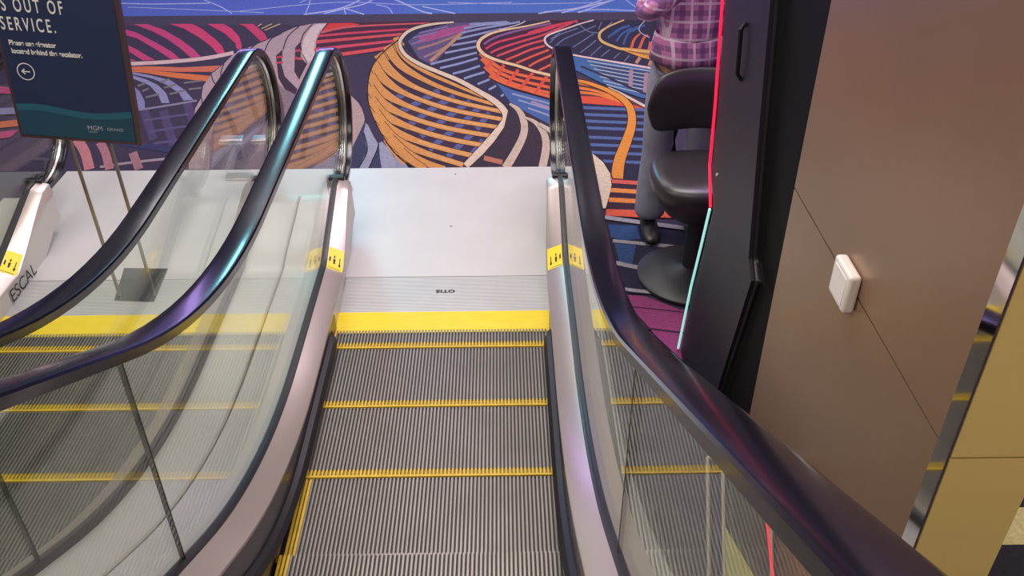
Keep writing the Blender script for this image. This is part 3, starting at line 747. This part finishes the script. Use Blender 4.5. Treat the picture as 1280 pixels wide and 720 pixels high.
c1 = mixc(bandv(u, .0425, .06, .01), None, ((210, 120, 160), .6), c1)
nt.links.new(c1, bs.inputs['Base Color'])
V = []; E = []
V.append((0, 0, 1.02, .172, .135))
ch_ = chain(0, [(0, .0, 1.10, .160, .125), (0, .0, 1.28, .170, .128), (0, .0, 1.41, .12, .085), (0, 0, 1.465, .068, .066)])
E2 = 2
for s in (-1, 1):
    chain(2, [(s*.18, 0, 1.40, .072, .070), (s*.232, -.005, 1.19, .060, .058), (s*.185, -.15, 1.29, .050, .050), (s*.10, -.182, 1.355, .040, .036)])
shirt = skin_mesh('shirt', V, E, mp_, per)
hm = MB()
def hemring(rx, ry, z, wob=0): return [(rx*math.cos(2*math.pi*k/40), ry*math.sin(2*math.pi*k/40), z+wob*math.sin(k*.9)+.018*abs(math.cos(2*math.pi*k/40))) for k in range(40)]
hm.loft([hemring(.170, .135, 1.10), hemring(.184, .146, 1.03, .002), hemring(.190, .150, .965, .004), hemring(.186, .146, .966, .004), hemring(.165, .13, 1.08)], caps=False)
hm.build('shirt_hem', mp_, per, smooth=True)
# jeans
m_jean = mat('denim', (150, 150, 172), .85, noise=.3, nscale=9, bump=.5, bscale=160)
V = [(0, 0, 1.02, .150, .115), ]; E = []
for s in (-1, 1):
    chain(0, [(s*.092, 0, .86, .105, .108), (s*.108, -.015, .66, .088, .092), (s*.112, -.02, .48, .078, .082), (s*.118, -.01, .25, .080, .088), (s*.118, -.02, .075, .080, .092)])
skin_mesh('jeans', V, E, m_jean, per)
m_shoe = mat('black_shoe', (34, 28, 32), .4)
for s in (-1, 1):
    b = MB(); b.loft([[(s*.118+w_*math.cos(a), y, z0+h_*(.5+.5*math.sin(a))) for a in [2*math.pi*k/16 for k in range(16)]] for y, w_, z0, h_ in ((.085, .02, .01, .05), (.07, .038, .0, .09), (.02, .046, .0, .105), (-.05, .048, .0, .085), (-.11, .052, .0, .062), (-.16, .046, .0, .05), (-.19, .022, .004, .035))])
    b.build('shoe', m_shoe, per, smooth=True, sub=1)

# ------------------------------------------------------------------ sign on a stand
sg = empty('sign_stand', (-1.60, .32, .001)); tag(sg, 'dark blue out of service sign on a two legged metal stand', 'sign')
m_frame = mat('sign_frame', (96, 78, 84), .35, .6); m_navy = mat('sign_navy', (30, 42, 78), .5); m_tealp = mat('sign_teal', (26, 66, 88), .5); m_teal2 = mat('sign_teal_light', (34, 88, 112), .5)
m_white = mat('sign_white', (214, 214, 214), .6)
pm = Matrix.Translation((-1.585+1.60, 0, .837)) @ Matrix.Rotation(-.054, 4, 'Z') @ Matrix.Rotation(-.062, 4, 'X') @ Matrix.Rotation(.062, 4, 'Y')
PW, PH = .543, .78
def SP(mb, nm, m, par=None, **k):
    o = mb.build(nm, m, par or panel, **k); o.data.transform(pm); return o
b = MB(); b.box(-PW/2, PW/2, -.010, .012, 0, PH); panel = b.build('sign_panel', m_frame, sg); panel.data.transform(pm); panel['label'] = 'dark framed sign face'
b = MB(); b.box(-PW/2+.014, PW/2-.022, -.0125, -.0095, .014, PH-.014); SP(b, 'poster', m_navy)
def wave(x): return .150+.012*math.sin((x+.30)/.50*2*math.pi)
for (dz, th, m_, yy) in ((0, 0, m_tealp, -.0132), (0, 1, m_teal2, -.0138)):
    b = MB(); xs = frange(-PW/2+.015, PW/2-.023, 30)
    for i in range(29):
        x0, x1 = xs[i], xs[i+1]
        a0, a1 = (wave(x0), wave(x1)); lo0, lo1 = (.015, .015) if not th else (a0-.030, a1-.030)
        b.quad((x0, yy, lo0), (x1, yy, lo1), (x1, yy, a1), (x0, yy, a0))
    SP(b, 'wave_band', m_, fix=False)
def T(body, x, z, size, sx=1.0, space=1.0, m_=m_white, bold=0, nm='lettering'):
    return text_mesh(nm, body, size, m_, pm @ Matrix.Translation((x, -.0135, z)) @ Matrix.Rotation(R(90), 4, 'X'), panel, sx=sx, space=space, bold=bold)
X0_ = -.243
for i_, t_ in enumerate(('SERVICE.', 'IS OUT OF', 'ESCALATOR', 'THIS')): T(t_, X0_, .482+.079*i_, .078, .56, 1.42, bold=.0006)
T('Please use elevator', -.226, .418, .030, .86, bold=.0008); T('located behind the escalator.', -.222, .383, .030, .86, bold=.0008)
b = MB()
cx_, cz_ = -.180, .305
for k in range(28):
    a0, a1 = 2*math.pi*k/28, 2*math.pi*(k+1)/28
    q = [(cx_+r*math.cos(a), -.0136, cz_+r*math.sin(a)) for r, a in ((.034, a0), (.038, a0), (.038, a1), (.034, a1))]; b.quad(*q)
b.quad((cx_-.012, -.0136, cz_-.0025), (cx_+.018, -.0136, cz_-.0025), (cx_+.018, -.0136, cz_+.0025), (cx_-.012, -.0136, cz_+.0025))
b.poly([(cx_-.02, -.0136, cz_), (cx_-.006, -.0136, cz_-.013), (cx_-.002, -.0136, cz_-.010), (cx_-.012, -.0136, cz_), (cx_-.002, -.0136, cz_+.010), (cx_-.006, -.0136, cz_+.013)])
SP(b, 'arrow_symbol', m_white, fix=False)
m_grey = mat('sign_grey', (150, 158, 168), .6)
T('MGM', .040, .058, .030, 1.0, 1.0, m_grey, nm='logo'); T('GRAND', .128, .061, .019, 1.0, 1.15, m_grey, nm='logo')
T('RESORTS', .045, .046, .009, 1.0, 1.0, m_grey, nm='logo')
for x0, x1 in ((-.022, -.060), (.150, .116)):
    b = MB(); b.tube([(x0, -.02, .005), (x1, .034, .86), (x1-.004, .066, 1.3)], .0085, 10); b.build('leg', mat('leg_steel', (150, 142, 136), .3, .8), sg, smooth=True)
b = MB(); b.poly([(-.085, .23, 0), (.145, .22, 0), (.165, -.075, 0), (-.035, -.06, 0)]); b.poly([(-.085, .23, .004), (.145, .22, .004), (.165, -.075, .004), (-.035, -.06, .004)])
v0 = b.v[:]
for i in range(4):
    j = (i+1) % 4; b.quad(v0[i], v0[j], v0[4+j], v0[4+i])
b.build('base_plate', mat('base_steel', (128, 126, 124), .22, .9), sg)

# ------------------------------------------------------------------ two made-up capped posts imitating silver shapes seen in the glass
def post(x, y, lab):
    o = empty('post_stand_in', (x, y, .0015)); tag(o, lab, 'post', 'made-up capped posts')
    b = MB(); b.box(-.07, .07, -.035, .035, 0, .235); b.build('clear_body', m_acryl, o, bevel=.01)
    b = MB(); b.box(-.074, .074, -.04, .04, .235, .268); b.build('steel_cap', mat('cap_steel', (214, 208, 220), .28, .8), o, bevel=.012)
    b = MB(); b.box(-.078, .078, -.043, .043, 0, .012); b.build('foot', m_chrome, o, bevel=.003)
    return o
post(-1.325, 1.56, 'made-up clear post imitating a silver-capped shape in the glass, the left one at the carpet edge')
post(-1.135, 1.56, 'made-up clear post imitating a silver-capped shape in the glass, the right one, nearer the handrail newels')

# ------------------------------------------------------------------ made-up leaning panel imitating streaks seen in the right glass
ap = empty('streak_stand_in', (.97, -1.72, -.012)); tag(ap, 'made-up leaning smoky panel, its pale, red and lime parts imitating streaks in the right glass', 'panel')
T0, T1, B0, B1 = (-.04, .22, .665), (.100, .22, .665), (-.04, -.25, .002), (.100, -.25, .002)
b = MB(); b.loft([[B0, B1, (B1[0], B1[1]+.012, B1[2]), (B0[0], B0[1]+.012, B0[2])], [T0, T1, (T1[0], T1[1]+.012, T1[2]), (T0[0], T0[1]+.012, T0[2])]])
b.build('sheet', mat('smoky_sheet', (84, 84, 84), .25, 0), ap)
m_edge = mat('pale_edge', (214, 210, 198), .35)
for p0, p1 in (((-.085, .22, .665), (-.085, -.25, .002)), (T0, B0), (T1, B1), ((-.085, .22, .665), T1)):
    b = MB(); b.tube([p0, p1], .0055, 8); b.build('pale_streak', m_edge, ap)
def onsheet(x, z): return (x, .22-.47*(.665-z)/.663-.004, z+.003)
b = MB(); b.poly([onsheet(-.036, .50), onsheet(.075, .34), onsheet(.075, .02), onsheet(-.036, .02)]); b.build('lime_streak', mat('lime_streak_fill', (214, 216, 140), .6), ap, fix=False)  # added wedge imitating a yellowish patch in the glass
rt = MB(); rt.tube([(.08, .185, .60), (.08, -.025, .45), (.078, -.25, .26), (.078, -.30, .0)], .0045, 8); rt.build('red_streak', m_red, ap)  # added glowing tube imitating the red streak in the glass

# ------------------------------------------------------------------ lights
def area(name, loc, rot, size, energy, col, sy=None):
    l = bpy.data.lights.new(name, 'AREA'); l.energy = energy; l.color = col; l.shape = 'RECTANGLE'; l.size = size; l.size_y = sy or size
    o = bpy.data.objects.new(name, l); C.objects.link(o); o.location = loc; o.rotation_euler = rot; return o
area('ceiling_light', (.3, 1.0, 5.2), (0, 0, 0), 3.0, 230, (1.0, .95, .87), 2.0)
area('ceiling_light', (-1.5, 4.8, 5.0), (R(8), 0, 0), 4.0, 160, (1.0, .92, .97), 2.5)
area('ceiling_light', (2.4, 3.6, 4.6), (0, R(-10), 0), 2.0, 110, (1.0, .82, .95))
area('ceiling_light', (0, -4.2, 6.0), (R(-10), 0, 0), 3.0, 130, (1.0, .93, .84))
area('ceiling_light', (-3.0, -1.5, 4.2), (0, R(-50), 0), 2.5, 120, (1.0, .88, .76))
area('purple_light', (-3.2, 11, 1.5), (R(-90), 0, 0), 4.5, 75, (.55, .36, 1.0), 1.0)
area('purple_light', (1.8, 1.6, 5.0), (0, R(12), 0), .8, 45, (.6, .35, 1.0))
area('cyan_light', (-2.15, 8, 3.9), (R(-80), 0, 0), .6, 75, (.30, .85, 1.0), 1.6)
area('warm_light', (3.0, -5.2, 3.6), (R(50), 0, R(35)), 1.2, 110, (1.0, .84, .5))

wd = bpy.data.worlds.new('world'); S.world = wd; wd.use_nodes = True
bg = wd.node_tree.nodes['Background']; bg.inputs[0].default_value = srgb((150, 142, 150)); bg.inputs[1].default_value = .5
S.view_settings.view_transform = 'Standard'; S.view_settings.look = 'None'; S.view_settings.gamma = 1; S.view_settings.use_curve_mapping = False
S.view_settings.exposure = -0.08
